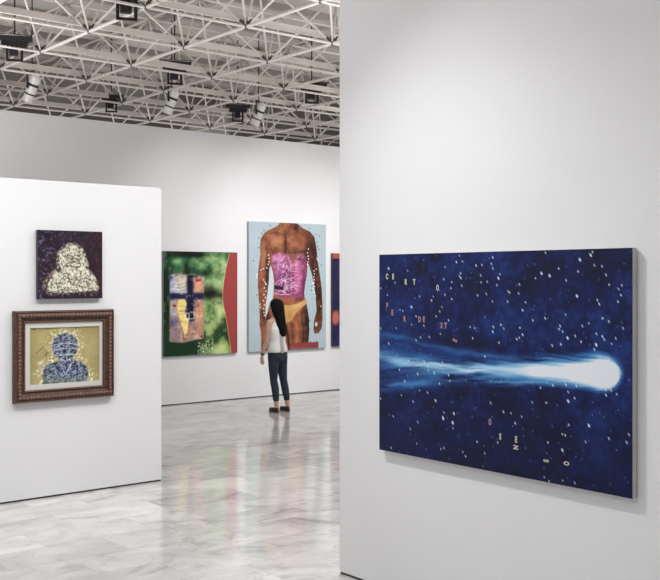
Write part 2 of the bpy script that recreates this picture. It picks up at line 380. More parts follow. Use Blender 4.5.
# ---- large blue comet painting
def comet():
    w, h = 760, 510; A = Art(w, h, 0, 1000, 0, 1000, (16, 31, 84))
    n = fbm(h, w, 6, 9, 3, 5); n2 = fbm(h, w, 14, 20, 33, 4); n3 = fbm(h, w, 50, 75, 91, 3)
    nn = np.clip((n-.5)*2.2+(n2-.5)*1.7+(n3-.5)*1.5, -1, 1)
    A.mix(np.clip(nn, 0, 1)*.6, (36, 72, 140)); A.mix(np.clip(-nn, 0, 1)*.75, (7, 11, 40))
    X, Y = A.X, A.Y
    A.mix(np.clip((Y-640)/200, 0, 1)*.30, (8, 14, 54))
    warp = (fbm(h, w, 9, 7, 201, 3)-.5)*16*np.clip(1.1-X/1000, .1, 1)+(fbm(h, w, 26, 22, 211, 2)-.5)*11
    Yw = Y+warp
    def fan(seed, cy, cx):
        ang = (Yw-498)/(np.maximum(960-X, 0)*.55+160)
        iy = np.clip((ang+1.1)/2.2*(h-1), 0, h-1).astype(int); ix = np.clip(X/1000*(w-1), 0, w-1).astype(int)
        return fbm(h, w, cy, cx, seed, 4)[iy, ix]
    st = fan(7, 90, 9)*.5+fan(17, 34, 6)*.5
    def curve(p, wd0, wd1, k=1):
        xs = [q[0] for q in p]; ys = [q[1] for q in p]; yc = np.interp(X, xs, ys)
        wv = np.interp(X, [xs[0], xs[-1]], [wd0, wd1]); return np.exp(-np.abs((Yw-yc)/wv)**2)
    top = np.interp(X, [0, 200, 360, 520, 680, 800, 880, 930], [385, 425, 456, 466, 458, 442, 420, 418])
    bot = np.interp(X, [0, 150, 280, 450, 600, 750, 860, 930], [700, 668, 636, 606, 588, 578, 586, 592])
    soft = np.interp(X, [0, 500, 1000], [70, 36, 22])
    endm = np.where(X > 895, np.clip((1.0-np.sqrt(((X-895)/82)**2+((Y-502)/104)**2))*3.2, 0, 1), 1)
    glow = np.clip((Yw-top)/soft+.5, 0, 1)*np.clip((bot-Yw)/soft+.5, 0, 1)*endm
    A.mix(glow*np.clip(.52+(st-.47)*2.0, 0, 1)*np.interp(X, [0, 400, 800], [.62, .78, 1]), (44, 104, 174))
    _cv = curve
    curve = lambda *q: _cv(*q)*endm
    c1 = curve([(-10, 522), (111, 541), (186, 545), (363, 550), (527, 540), (648, 520), (749, 505), (895, 498)], 34, 34)
    c2 = curve([(-10, 684), (149, 640), (276, 614), (446, 580), (603, 552), (749, 528)], 24, 18)
    c3 = curve([(-10, 392), (186, 438), (363, 463), (527, 474), (677, 480), (817, 472)], 12, 18)
    c4 = curve([(400, 604), (511, 592), (677, 576), (790, 560)], 8, 16)
    c5 = curve([(-10, 586), (200, 588), (400, 572), (600, 545)], 18, 24)
    gain = np.clip(.50+(st-.46)*2.4, 0, 1)
    A.mix(np.clip(c1*gain*1.3, 0, 1)*np.interp(X, [0, 200, 500], [.75, .85, 1]), (112, 180, 222)); A.mix(np.clip(c2*gain*.8, 0, 1), (84, 150, 206))
    A.mix(np.clip(c5*gain*.55, 0, 1), (90, 156, 208)); A.mix(c3*gain*.4, (84, 146, 200)); A.mix(c4*.8*gain*(X > 400), (120, 180, 220))
    A.mix(np.clip(c1**3*gain*1.4, 0, 1)*np.interp(X, [0, 250, 560], [.35, .65, 1]), (206, 228, 240))
    ct = np.interp(X, [480, 573, 677, 790, 857, 895, 925, 945, 958, 966], [542, 520, 500, 480, 460, 446, 448, 462, 480, 503])
    cb = np.interp(X, [480, 573, 677, 790, 857, 900, 930, 948, 960, 966], [544, 546, 549, 553, 564, 578, 572, 552, 528, 505])
    jag = (st-.5)*np.interp(X, [400, 880, 950], [90, 60, 8])
    wd_ = np.interp(X, [480, 700, 960], [26, 40, 24])
    halo = np.clip((Y-ct+wd_+jag)/wd_, 0, 1)*np.clip((cb-Y+wd_-jag)/wd_, 0, 1)*endm*np.clip((X-440)/260, 0, 1)
    A.mix(halo*.9, (96, 166, 214))
    sft = np.interp(X, [400, 900, 960], [26, 18, 12])
    core = np.clip((Y-ct+jag*.7)/sft+.5, 0, 1)*np.clip((cb-Y-jag*.7)/sft+.5, 0, 1)*np.clip((970-X)/14, 0, 1)*np.clip((X-470)/190, 0, 1)
    A.mix(core, (226, 232, 238))
    S = [(47,71),(140,84),(312,68),(361,44),(387,42),(374,15),(444,62),(468,60),(512,27),(506,55),(512,76),(379,98),(374,111),(380,120),(463,108),(489,137),(464,140),(534,121),(540,103),(528,152),(306,125),(341,139),(337,168),(384,156),(41,206),(196,210),(259,209),(251,228),(311,200),(341,220),(450,200),(486,193),(510,226),(572,180),(570,225),(158,263),(298,259),(288,280),(103,279),(117,285),(180,308),(272,304),(327,321),(159,351),(216,352),(7,377),(84,372),(419,347),(438,352),(514,342),(544,331),(555,347),(512,364),(430,399),(536,412),(201,411),(241,406),(48,452),(291,388),(180,426),(300,524),(218,528),(233,550),(143,532),(100,580),(187,591),(480,479),(79,143),(7,172),(711,11),(867,26),(873,13),(831,44),(758,80),(697,100),(726,110),(675,121),(879,68),(904,72),(825,93),(784,130),(917,108),(927,148),(967,150),(957,165),(964,189),(615,148),(578,185),(612,188),(821,196),(638,227),(627,262),(889,211),(895,227),(955,216),(665,305),(710,294),(782,275),(763,324),(760,338),(772,348),(839,320),(861,308),(617,340),(627,370),(615,384),(605,391),(789,374),(815,363),(766,402),(735,409),(835,386),(885,395),(886,350),(905,359),(911,371),(948,364),(935,387),(971,322),(879,415),(906,285),(926,297),(188,592),(126,635),(237,569),(263,578),(327,582),(332,609),(196,672),(110,706),(7,738),(233,677),(269,711),(166,730),(70,818),(307,763),(350,761),(303,789),(303,793),(345,804),(345,807),(346,831),(153,868),(188,828),(183,935),(59,980),(293,940),(307,932),(388,935),(400,953),(503,689),(554,722),(531,864),(448,876),(479,923),(287,627),(693,596),(738,580),(783,572),(819,572),(791,601),(813,624),(791,640),(663,663),(714,658),(916,576),(933,576),(917,598),(951,589),(583,723),(599,765),(624,732),(861,731),(771,783),(793,740),(781,786),(850,801),(771,851),(982,778),(989,746),(926,773),(707,980),(724,993),(772,980),(814,980),(720,828)]
    big = {(303,789),(303,793),(345,804),(345,807),(158,263),(269,711),(861,731),(697,100),(726,110),(831,44),(821,196),(867,26),(47,71),(789,374),(791,640),(885,395),(771,851),(534,121),(350,761)}
    rs = random.Random(4)
    def star(x, y, L, wd, op):
        i0 = max(0, int((x-25)/1000*w)); i1 = min(w, int((x+25)/1000*w)+1); j0 = max(0, int((y-35)/1000*h)); j1 = min(h, int((y+35)/1000*h)+1)
        dx = (A.X[j0:j1, i0:i1]-x)*1.682; dy = (A.Y[j0:j1, i0:i1]-y)*1.125
        c, s_ = math.cos(R(58)), math.sin(R(58)); p = dx*c+dy*s_; q = -dx*s_+dy*c
        m = np.clip(np.exp(-((p/L)**2+(q/wd)**2)**2.2)*op, 0, 1)[..., None]
        A.img[j0:j1, i0:i1] = A.img[j0:j1, i0:i1]*(1-m)+np.array((225, 234, 242.))*m
    for p in S:
        if p in big: star(*p, 10.5, 5.4, 1)
        else: star(*p, rs.uniform(6.5, 9.5), rs.uniform(3.0, 4.0), rs.uniform(.8, 1))
    for k in range(230): star(rs.uniform(5, 995), rs.uniform(5, 995), rs.uniform(4, 7), rs.uniform(2.5, 3.4), rs.uniform(.2, .5))
    return A
blue = wall_art('comet_painting', 'large blue painting of a white comet among stars on the right wall', 'painting',
                (4.26+2.578)/2+.012, XRT, .815, 'x', .038, 1.682, 1.125, comet(), M_edge_white, gam=1.12)
def lettering(parent, items, m, lab):
    for ch, u, v, rot in items:
        cu = bpy.data.curves.new('t', 'FONT'); cu.body = ch; cu.size = .041; cu.align_x = 'CENTER'; cu.align_y = 'CENTER'; cu.offset = .0022
        to = bpy.data.objects.new('t', cu); C.objects.link(to)
        dg = bpy.context.evaluated_depsgraph_get(); me = bpy.data.meshes.new_from_object(to.evaluated_get(dg))
        me.transform(Matrix.Translation((-.841+u*.001682, -.0410, 1.125-v*.001125)) @ Matrix.Rotation(R(90), 4, 'X') @ Matrix.Rotation(R(rot), 4, 'Z') @ Matrix.Diagonal((.56 if ch == 'O' else .68, 1, 1, 1)))
        bpy.data.objects.remove(to); bpy.data.curves.remove(cu)
        me.materials.clear(); me.materials.append(m); me.name = 'painted_letter'
        o = link(bpy.data.objects.new('painted_letter', me), parent); o['label'] = lab % ch
M_ly = mat('pale_yellow_paint', (.50, .49, .38), .7); M_lp = mat('dull_pink_paint', (.36, .22, .23), .7)
lettering(blue, [('C', 40, 113, 0), ('E', 70, 113, 0), ('R', 132, 140, 0), ('T', 172, 140, 0), ('O', 279, 168, 0), ('S', 542, 836, 0), ('E', 603, 838, 0), ('N', 603, 872, 90), ('S', 715, 908, 90), ('O', 787, 904, 90)], M_ly, 'pale yellow letter %s')
lettering(blue, [('P', 41, 260, 0), ('E', 66, 295, 0), ('R', 126, 324, 0), ('D', 197, 324, 0), ('E', 217, 323, 0), ('S', 297, 348, 0), ('T', 315, 348, 0), ('E', 356, 415, 70), ('O', 501, 777, 0)], M_lp, 'dull pink letter %s')

# ---- tall torso painting (traced frame: 30..552 across, 0..1000 down)
def torso():
    w, h = 300, 390; A = Art(w, h, 30, 552, 35, 915, (168, 186, 195))
    # the traced points follow a sheet whose top and bottom run slightly askew; straighten
    def P(pts):
        out = []
        for x, y in pts:
            t = (x-30)/522; top = 35+23*t; bot = 915-26*t; out.append((x, 35+(y-top)/(bot-top)*880))
        return out
    n = fbm(h, w, 12, 8, 51, 4); A.mix(np.clip((n-.5)*1.6, 0, 1)*.5, (190, 204, 212))
    SK = (158, 94, 62)
    body = P([(232,40),(226,58),(195,78),(150,98),(128,115),(108,150),(101,200),(105,262),(95,320),(88,400),(88,480),(95,580),(100,680),(98,730),(108,790),(108,930),(300,930),(305,895),(425,895),(432,790),(432,700),(420,620),(412,575),(402,560),(397,520),(404,460),(416,400),(420,330),(428,320),(452,395),(468,470),(478,540),(486,640),(468,700),(463,765),(470,795),(500,790),(522,755),(527,690),(526,590),(520,480),(508,400),(494,310),(482,200),(468,140),(436,104),(392,84),(352,52),(350,40)])
    mb = A.poly(body, SK)
    X, Y = A.X, A.Y
    # painted modelling of the figure: warm lights at left, dark right side
    def sh(x, y, rx, ry, col, op, rot=0): A.blob(x, y, rx, ry, col, op, rot, mb)
    dark = (62, 30, 24); lite = (204, 138, 96); red = (150, 70, 48)
    sh(470, 300, 40, 300, dark, .75, -.12); sh(500, 560, 32, 200, dark, .70); sh(455, 160, 34, 80, dark, .6); sh(400, 110, 70, 30, red, .5, .4)
    sh(425, 750, 40, 180, (40, 20, 18), .92); sh(405, 480, 26, 120, (90, 34, 60), .7); sh(412, 270, 14, 80, dark, .9)
    sh(215, 165, 50, 42, lite, .75); sh(335, 175, 60, 50, (188, 114, 78), .65); sh(130, 230, 18, 80, lite, .6); sh(125, 560, 14, 120, red, .5)
    sh(115, 420, 14, 90, (176, 104, 72), .6); sh(150, 350, 12, 150, dark, .75); sh(270, 180, 10, 70, dark, .6); sh(250, 70, 22, 40, (190, 122, 86), .6)
    sh(340, 70, 24, 34, dark, .8); sh(300, 75, 14, 24, red, .6); sh(210, 115, 60, 12, red, .5, .3); sh(350, 700, 36, 150, (188, 104, 70), .75)
    sh(165, 200, 14, 60, red, .6); sh(345, 232, 60, 14, dark, .4); sh(200, 232, 50, 14, dark, .3)
    sh(130, 700, 30, 60, (120, 60, 45), .6); sh(130, 840, 26, 80, (170, 84, 60), .7); sh(480, 720, 24, 50, (128, 66, 48), .6)
    sh(255, 570, 60, 22, (190, 100, 66), .7)
    # collar bones, sternum, ribs, thigh muscles
    for p, wd_, col, op in [([(160,120),(210,112),(262,128)],5,dark,.45),([(290,130),(340,112),(400,118)],5,dark,.5),([(268,130),(270,180),(268,240)],8,dark,.6),([(168,225),(200,246),(250,244)],8,red,.7),([(290,246),(340,250),(392,236)],8,dark,.6),
                       ([(110,250),(118,330),(108,420)],6,lite,.5),([(150,300),(146,400),(138,520)],8,dark,.6),([(340,700),(352,790),(345,880)],10,lite,.5),([(380,650),(392,760),(388,880)],14,dark,.6),([(310,720),(322,800),(318,890)],8,dark,.5),
                       ([(470,330),(486,420),(494,520)],8,(130,72,52),.6),([(455,300),(476,400),(482,500)],8,(30,16,16),.6),([(118,640),(128,700),(150,740)],8,dark,.5),([(250,60),(262,90),(268,118)],5,dark,.5),([(310,60),(296,90),(285,118)],6,dark,.6)]:
        A.mix(A.line(P(p), wd_, None, op, 10)*mb, col)
    tx = fbm(h, w, 30, 20, 131, 4); A.mix(mb*np.clip((tx-.5)*3, 0, 1)*.35, (206, 146, 106)); A.mix(mb*np.clip((.5-tx)*3, 0, 1)*.35, (80, 40, 30))
    # pink body paint
    pk0 = A.img.copy(); pk = P([(182,262),(190,246),(240,240),(262,262),(282,248),(330,240),(385,246),(414,280),(418,330),(408,400),(396,470),(388,545),(340,552),(270,548),(205,535),(196,470),(190,400),(184,330)])
    mp = A.poly(pk, (174, 80, 130), soft=16)
    ed = fbm(h, w, 18, 16, 181, 3); mp = np.minimum(mp, mb)*np.clip((Y-262)/50+(ed-.5)*3+.75, .12, 1); A.img = np.where((mp < .01)[..., None], A.img, A.img)
    A.img = pk0*(1-mp[..., None])+np.array((174, 80, 132.))*mp[..., None]; A.img = A.img*.86+pk0*.14
    A.blob(225, 300, 45, 40, (206, 128, 190), .7, 0, mp); A.blob(350, 262, 50, 16, (208, 150, 190), .7, 0, mp); A.blob(350, 420, 50, 90, (196, 74, 140), .7, 0, mp)
    A.blob(400, 430, 18, 120, (110, 36, 84), .75, 0, mp); A.blob(360, 285, 24, 10, (80, 24, 40), .7, 0, mp); A.blob(200, 310, 16, 14, (90, 30, 60), .6, 0, mp)
    A.blob(250, 440, 40, 120, (150, 70, 160), .5, 0, mp)
    A.mix(mp*np.clip((fbm(h, w, 26, 16, 77, 3)-.5)*2.2, 0, 1)*.6, (226, 160, 206))
    tp_ = fbm(h, w, 14, 10, 141, 4); A.mix(mp*np.clip((.5-tp_)*4, 0, 1)*.55, (112, 44, 104)); A.mix(mp*np.clip((tp_-.55)*5, 0, 1)*.5, (222, 160, 206))
    for p in [[(262,300),(266,400),(262,520)],[(300,330),(296,420),(300,520)],[(330,340),(322,430),(326,530)]]: A.mix(A.line(p, 4, None, .4, 10)*mp, (90, 30, 80))
    rs = random.Random(8)
    for k in range(60):
        x, y = rs.uniform(212, 312), rs.uniform(305, 520); d = rs.uniform(-1.2, 1.2)
        pts = [(x, y)]
        for q in range(4): d += rs.uniform(-1.1, 1.1); x += math.cos(d)*14; y += math.sin(d)*14; pts.append((x, y))
        A.mix(np.minimum(A.line(pts, 2.6), mp)*.8, (236, 216, 232) if k % 4 else (70, 24, 60))
    for y in range(330, 520, 24): A.mix(A.line([(335, y), (352, y-6), (372, y+3)], 3)*mp*.5, (232, 180, 214))
    A.poly(P([(196,466),(256,478),(254,500),(196,490)]), (44, 18, 40), 5, .85)
    A.line([(192, 520), (240, 532), (300, 528)], 4, (232, 200, 222), .8)
    # briefs
    br = P([(160,568),(176,566),(250,598),(290,602),(345,592),(412,560),(416,590),(385,615),(345,652),(312,702),(290,716),(255,720),(215,690),(188,642),(160,618)])
    mbf = A.poly(br, (206, 158, 92)); A.blob(350, 610, 40, 14, (224, 184, 120), .7, -.4, mbf); A.blob(300, 680, 16, 30, (190, 130, 50), .6, 0, mbf)
    A.line(P([(270, 725), (285, 800), (298, 905)]), 12, (60, 28, 22), .8, 10)
    # background seen between arm and body
    bg = P([(172,330),(186,380),(193,440),(190,520),(184,560),(166,580),(150,650),(136,690),(138,600),(150,520),(160,430),(163,350)])
    A.poly(bg, (186, 202, 210))
    A.poly(P([(140,690),(160,640),(170,700),(165,900),(150,900),(160,780)]), (84, 46, 40), 5, .8)
    A.blob(482, 745, 9, 17, (205, 215, 220), 1, 0, None, 3)
    # red torn strip
    z = [(300, 930), (300, 876)]; x = 300
    for k in range(9): z += [(x+10, 862+5*(k % 2)), (x+22, 874)]; x += 22
    z += [(498, 930)]
    A.poly(z, (168, 70, 68))
    A.mix(A.poly([(300, 895), (498, 895), (498, 930), (300, 930)]), (156, 66, 66))
    A.poly(P([(296, 884), (552, 886), (552, 930), (296, 930)]), (168, 190, 202), None, .25)
    for x, y in [(157,262),(160,285),(160,308),(155,325),(147,350),(125,355),(108,362),(83,395),(80,412),(125,430),(133,445),(140,460),(427,222),(420,248),(425,270),(428,290),(424,310),(420,325),(487,285),(492,297),(482,357),(467,370),(470,390),(465,410),(468,430),(467,450),(140,456),(130,484),(140,506),(127,529),(137,549),(123,569),(130,599),(125,624),(127,649),(130,669),(100,594),(103,614),(460,454),(470,476),(462,492),(468,514),(477,539),(515,609)]:
        (x, y), = P([(x, y)]); A.blob(x, y, 3.9, 5.4, (240, 240, 240), 1, rs.uniform(-.6, .6), None, 2)
    for x, y in [(170,63),(128,97),(113,115),(95,147),(93,212),(437,82),(480,125),(505,135),(490,175),(493,205),(503,225),(80,532),(450,474),(448,499),(437,706),(435,764),(60,300),(520,330)]:
        (x, y), = P([(x, y)]); A.blob(x, y, 4, 4, (60, 52, 60), .9, 0, None, 2)
    return A
wall_art('torso_painting', 'tall painting of a bare male torso with pink paint and yellow briefs', 'painting',
         (8.605+10.105)/2+.02, YBK, .70, 'y', .045, 1.50, 1.97, torso(), M_edge_blue, sat=.72, con=1.12, gam=1.18)

# ---- green painting with a red edge
def green():
    w, h = 260, 300; A = Art(w, h, 25, 622, 45, 880, (40, 82, 52)); X, Y = A.X, A.Y
    B = A.blob
    B(560, 500, 260, 420, (120, 156, 92), .55)
    B(140, 120, 60, 70, (112, 184, 124), .85); B(110, 200, 60, 40, (60, 120, 74), .7); B(300, 150, 62, 42, (126, 184, 122), .85); B(420, 110, 90, 60, (70, 132, 82), .8)
    B(440, 280, 62, 66, (150, 190, 116), .9); B(500, 130, 30, 60, (128, 180, 120), .7); B(430, 60, 50, 22, (108, 160, 100), .7)
    B(420, 520, 120, 110, (168, 186, 110), .9); B(470, 600, 90, 110, (178, 194, 116), .9); B(400, 720, 90, 90, (150, 176, 100), .9); B(500, 800, 70, 90, (178, 196, 112), .9)
    B(390, 480, 26, 90, (70, 120, 70), .8); B(430, 560, 30, 60, (86, 132, 80), .8); B(340, 540, 26, 70, (120, 150, 80), .6); B(480, 720, 22, 60, (70, 110, 60), .8, .6); B(560, 640, 20, 60, (90, 120, 60), .6, .5)
    B(250, 62, 120, 26, (8, 18, 12), .95); B(60, 70, 40, 40, (16, 40, 24), .8); B(205, 190, 26, 60, (14, 34, 20), .85); B(55, 200, 30, 60, (26, 60, 38), .7)
    B(395, 385, 72, 40, (4, 12, 8), 1); B(380, 350, 40, 30, (8, 22, 12), .9); B(470, 395, 40, 26, (16, 40, 22), .8); B(330, 215, 60, 24, (14, 36, 22), .8)
    B(45, 480, 34, 240, (16, 48, 30), .95)
    f1 = fbm(h, w, 7, 5, 151, 3); f2 = fbm(h, w, 16, 12, 161, 3)
    k_ = np.clip((X-60)/120, 0, 1); A.mix(k_*np.clip((f1-.52)*5, 0, 1)*.5, (196, 210, 140)); A.mix(np.clip((.50-f1)*6, 0, 1)*.7, (16, 46, 24)); A.mix(np.clip((f2-.58)*6, 0, 1)*.3, (206, 220, 160)); A.mix(np.clip((.42-f2)*6, 0, 1)*.35, (20, 50, 24))
    B(395, 385, 72, 40, (4, 12, 8), .9); B(250, 62, 120, 22, (8, 18, 12), .8)
    m = A.poly([(25, 758), (200, 775), (300, 760), (330, 800), (310, 880), (25, 880)], (28, 66, 38), 30)
    B(450, 860, 60, 40, (196, 208, 130), .7); B(350, 830, 40, 50, (120, 150, 90), .7)
    # torn collage sheet
    s = A.poly([(74, 232), (110, 222), (215, 232), (345, 244), (342, 748), (250, 762), (180, 776), (72, 762)], (158, 128, 120), 9)
    def b(x, y, rx, ry, col, op=1, p=1): A.blob(x, y, rx, ry, col, op, 0, s, p)
    b(105, 320, 46, 60, (150, 172, 222)); b(175, 290, 44, 50, (226, 204, 136)); b(130, 345, 50, 34, (206, 216, 230), .9); b(110, 395, 60, 22, (30, 36, 110), .95); b(85, 250, 26, 24, (40, 50, 130), .9)
    b(110, 540, 44, 40, (176, 178, 190), .8); b(95, 610, 30, 40, (74, 76, 128), .9); b(110, 700, 50, 70, (150, 120, 130), .8); b(230, 320, 26, 100, (22, 20, 58), 1, 2); b(245, 520, 36, 90, (24, 22, 62), 1, 2)
    b(225, 430, 22, 160, (24, 22, 62), .9); b(300, 320, 38, 60, (218, 150, 112), 1, 2); b(305, 540, 40, 110, (206, 140, 104), 1, 2); b(295, 400, 50, 18, (48, 30, 66), .95); b(260, 240, 50, 16, (40, 30, 50), .8)
    A.poly([(216, 236), (252, 240), (256, 440), (262, 600), (214, 600), (218, 430)], (24, 26, 66), 16, .9); A.poly([(72, 386), (345, 380), (345, 428), (200, 432), (130, 420), (72, 428)], (22, 30, 74), 22, .85)
    A.poly([(92, 240), (206, 236), (212, 380), (150, 384), (92, 350)], (190, 192, 184), 16, .55); A.poly([(82, 440), (130, 436), (128, 500), (84, 500)], (190, 192, 186), 10, .5)
    b(290, 690, 60, 60, (196, 140, 104), .8); b(230, 690, 30, 60, (186, 130, 110), .7)
    t = A.poly([(140, 430), (190, 425), (205, 470), (190, 520), (222, 590), (212, 690), (194, 755), (178, 680), (150, 590), (125, 520)], (228, 206, 116), 5)
    A.line([(128, 500), (150, 590), (178, 690), (192, 755)], 3, (190, 70, 60), .7)
    A.line([(212, 690), (194, 755)], 3, (190, 70, 60), .7)
    n = fbm(h, w, 40, 30, 5, 2); A.mix(s*np.clip((n-.62)*5, 0, 1)*.35, (236, 228, 214)); A.mix(s*np.clip((.36-n)*5, 0, 1)*.35, (60, 40, 66))
    A.poly([(275, 268), (322, 264), (322, 282), (278, 290)], (190, 50, 48)); A.poly([(95, 470), (122, 468), (122, 490), (97, 490)], (150, 56, 56)); B(325, 732, 11, 11, (150, 50, 46), 1, 0, None, 3); B(192, 752, 12, 7, (200, 50, 50), 1, 0, None, 3)
    for q in [[(195, 540), (225, 540), (225, 592), (195, 592), (195, 540)], [(232, 532), (265, 532), (265, 586), (232, 586)]]: A.line(q, 4, (232, 232, 220), .9)
    A.poly([(203, 560), (222, 560), (222, 575), (203, 575)], (20, 20, 40))
    for y in (300, 330, 352): A.line([(90, y), (112, y+6), (150, y+10), (196, y-4)], 2.5, (50, 40, 70), .7)
    A.line([(250, 710), (275, 708)], 4, (40, 20, 40), .9)
    for y in (480, 520, 545, 606): A.line([(135, y), (200, y+3)], 2.2, (120, 80, 60), .7)
    rs = random.Random(5)
    for k in range(46): B(rs.uniform(295, 420), rs.uniform(760, 872), 4, 5, rs.choice([(220, 226, 190), (236, 236, 214), (120, 60, 60)]), .85, 0, None, 2)
    # red edge with a pale hairline
    pts = [(555, 40), (548, 90), (535, 140), (524, 190), (515, 240), (506, 300), (500, 360), (498, 430), (506, 490), (522, 560), (536, 640), (548, 720), (560, 800), (572, 890)]
    A.poly(pts+[(660, 890), (660, 40)], (160, 64, 62)); A.line(pts, 4, (206, 190, 130), .8)
    A.mix((X > 616)*.6, (90, 40, 60)); A.mix((Y < 50)*.6, (40, 40, 50))
    return A
wall_art('green_painting', 'green blurred collage painting with a red right edge on the back wall', 'painting',
         (7.16+8.415)/2, YBK, .70, 'y', .045, 1.255, 1.495, green(), M_edge_green, sat=.76, con=1.25, gam=1.0)

# ---- navy painting, mostly hidden behind the right wall
def navy():
    w, h = 120, 150; A = Art(w, h, 0, 1000, 0, 1500, (30, 30, 76))
    n = fbm(h, w, 6, 4, 21, 4); A.mix(np.clip((n-.5)*2, 0, 1)*.5, (60, 56, 130)); A.mix(np.clip((.5-n)*2, 0, 1)*.5, (16, 16, 50))
    A.poly([(-10, -10), (1010, -10), (1010, 82), (-10, 82)], (190, 70, 66)); A.blob(60, 1040, 90, 120, (208, 92, 74), 1, 0, None, 3)
    A.blob(560, 700, 260, 420, (120, 60, 70), .8, 0, None, 2)
    return A
wall_art('navy_painting', 'navy painting with a red top band, half hidden by the tall right wall', 'painting',
         10.262+.5, YBK, .715, 'y', .045, 1.0, 1.50, navy(), M_edge_dark, sat=.8)

# ---- small dark portrait
def hooded():
    w, h = 230, 230; A = Art(w, h, 18, 495, 20, 525, (34, 24, 40)); X, Y = A.X, A.Y
    n = fbm(h, w, 30, 24, 61, 3); n2 = fbm(h, w, 6, 5, 71, 3); n3 = fbm(h, w, 22, 34, 81, 2)
    A.mix(np.clip((X-300)/300, 0, .6), (58, 22, 34)); A.mix(np.clip((n2-.5)*3, 0, 1)*.5, (66, 40, 50))
    A.mix(np.clip((n-.60)*9, 0, 1)*np.clip(1.1-X/330, .12, 1)*.7, (116, 122, 158)); A.mix(np.clip((.40-n)*8, 0, 1)*.6, (12, 8, 18))
    A.mix(np.clip((n3-.66)*9, 0, 1)*.35, (130, 100, 110))
    out = [(72,470),(58,420),(80,385),(125,325),(160,300),(152,250),(160,190),(190,140),(240,112),(290,108),(335,135),(365,180),(378,235),(395,270),(385,300),(430,345),(458,400),(470,450),(455,468),(380,478),(250,486),(130,480)]
    A.line(out[1:18], 5, (122, 92, 76), .9, 5)
    A.line([(52, 440), (60, 400), (95, 350), (130, 315), (165, 290)], 9, (130, 96, 70), .8, 8)
    ins = [(92,468),(88,410),(118,370),(160,340),(190,305),(172,270),(170,210),(190,165),(225,138),(265,130),(310,140),(345,175),(358,230),(362,290),(400,325),(438,360),(452,410),(440,462),(300,478),(180,476)]
    mo = A.poly(out, None, 10); no = fbm(h, w, 26, 24, 171, 3); A.mix(mo*np.clip((no-.44)*9, 0, 1)*.9, (190, 186, 160)); A.mix(mo*np.clip((.44-no)*9, 0, 1)*.5, (90, 74, 62))
    m = A.poly(ins, (212, 210, 190), 10)*np.clip((no-.30)*9, 0, 1)
    n4 = fbm(h, w, 32, 30, 91, 3); A.mix(m*np.clip(np.abs(n4-.5)*-18+1.3, 0, 1)*.9, (84, 76, 62)); A.mix(m*np.clip((n-.57)*8, 0, 1)*.6, (150, 156, 112))
    A.mix(m*np.clip((n3-.6)*8, 0, 1)*.7, (244, 244, 232))
    n7 = fbm(h, w, 40, 44, 301, 2); A.mix(mo*np.clip((n7-.54)*7, 0, 1)*.6, (74, 64, 56)); A.mix(mo*np.clip((.40-n7)*7, 0, 1)*.5, (236, 236, 226))
    dk = (36, 28, 28)
    for p in [[(215, 212), (240, 200), (262, 210)], [(275, 210), (298, 200), (325, 208)], [(225, 222), (250, 226)], [(282, 224), (312, 226)], [(236, 262), (262, 252), (300, 256), (330, 268)], [(222, 285), (250, 278), (285, 292), (322, 288)], [(262, 225), (258, 245), (275, 248)], [(190, 330), (225, 370), (262, 385), (300, 360)], [(235, 360), (262, 420)], [(300, 370), (275, 420)], [(300, 425), (330, 380), (375, 370), (420, 395)], [(320, 430), (360, 442), (392, 430)], [(150, 400), (160, 450)], [(370, 395), (392, 405), (378, 418)]]:
        A.line(p, 6, dk, .65, 6)
    rs = random.Random(3)
    for k in range(90):
        x, y = rs.uniform(75, 465), rs.uniform(462, 500); A.blob(x, y, 5, 5, rs.choice([(150, 150, 140), (40, 34, 40), (190, 188, 170)]), .6)
    return A
wall_art('hooded_figure_painting', 'small dark purple painting of a cream scribbled hooded figure above the framed portrait', 'painting',
         (3.326+3.898)/2+.012, YLF, 1.636, 'y', .04, .572, .565, hooded(), M_edge_dark)

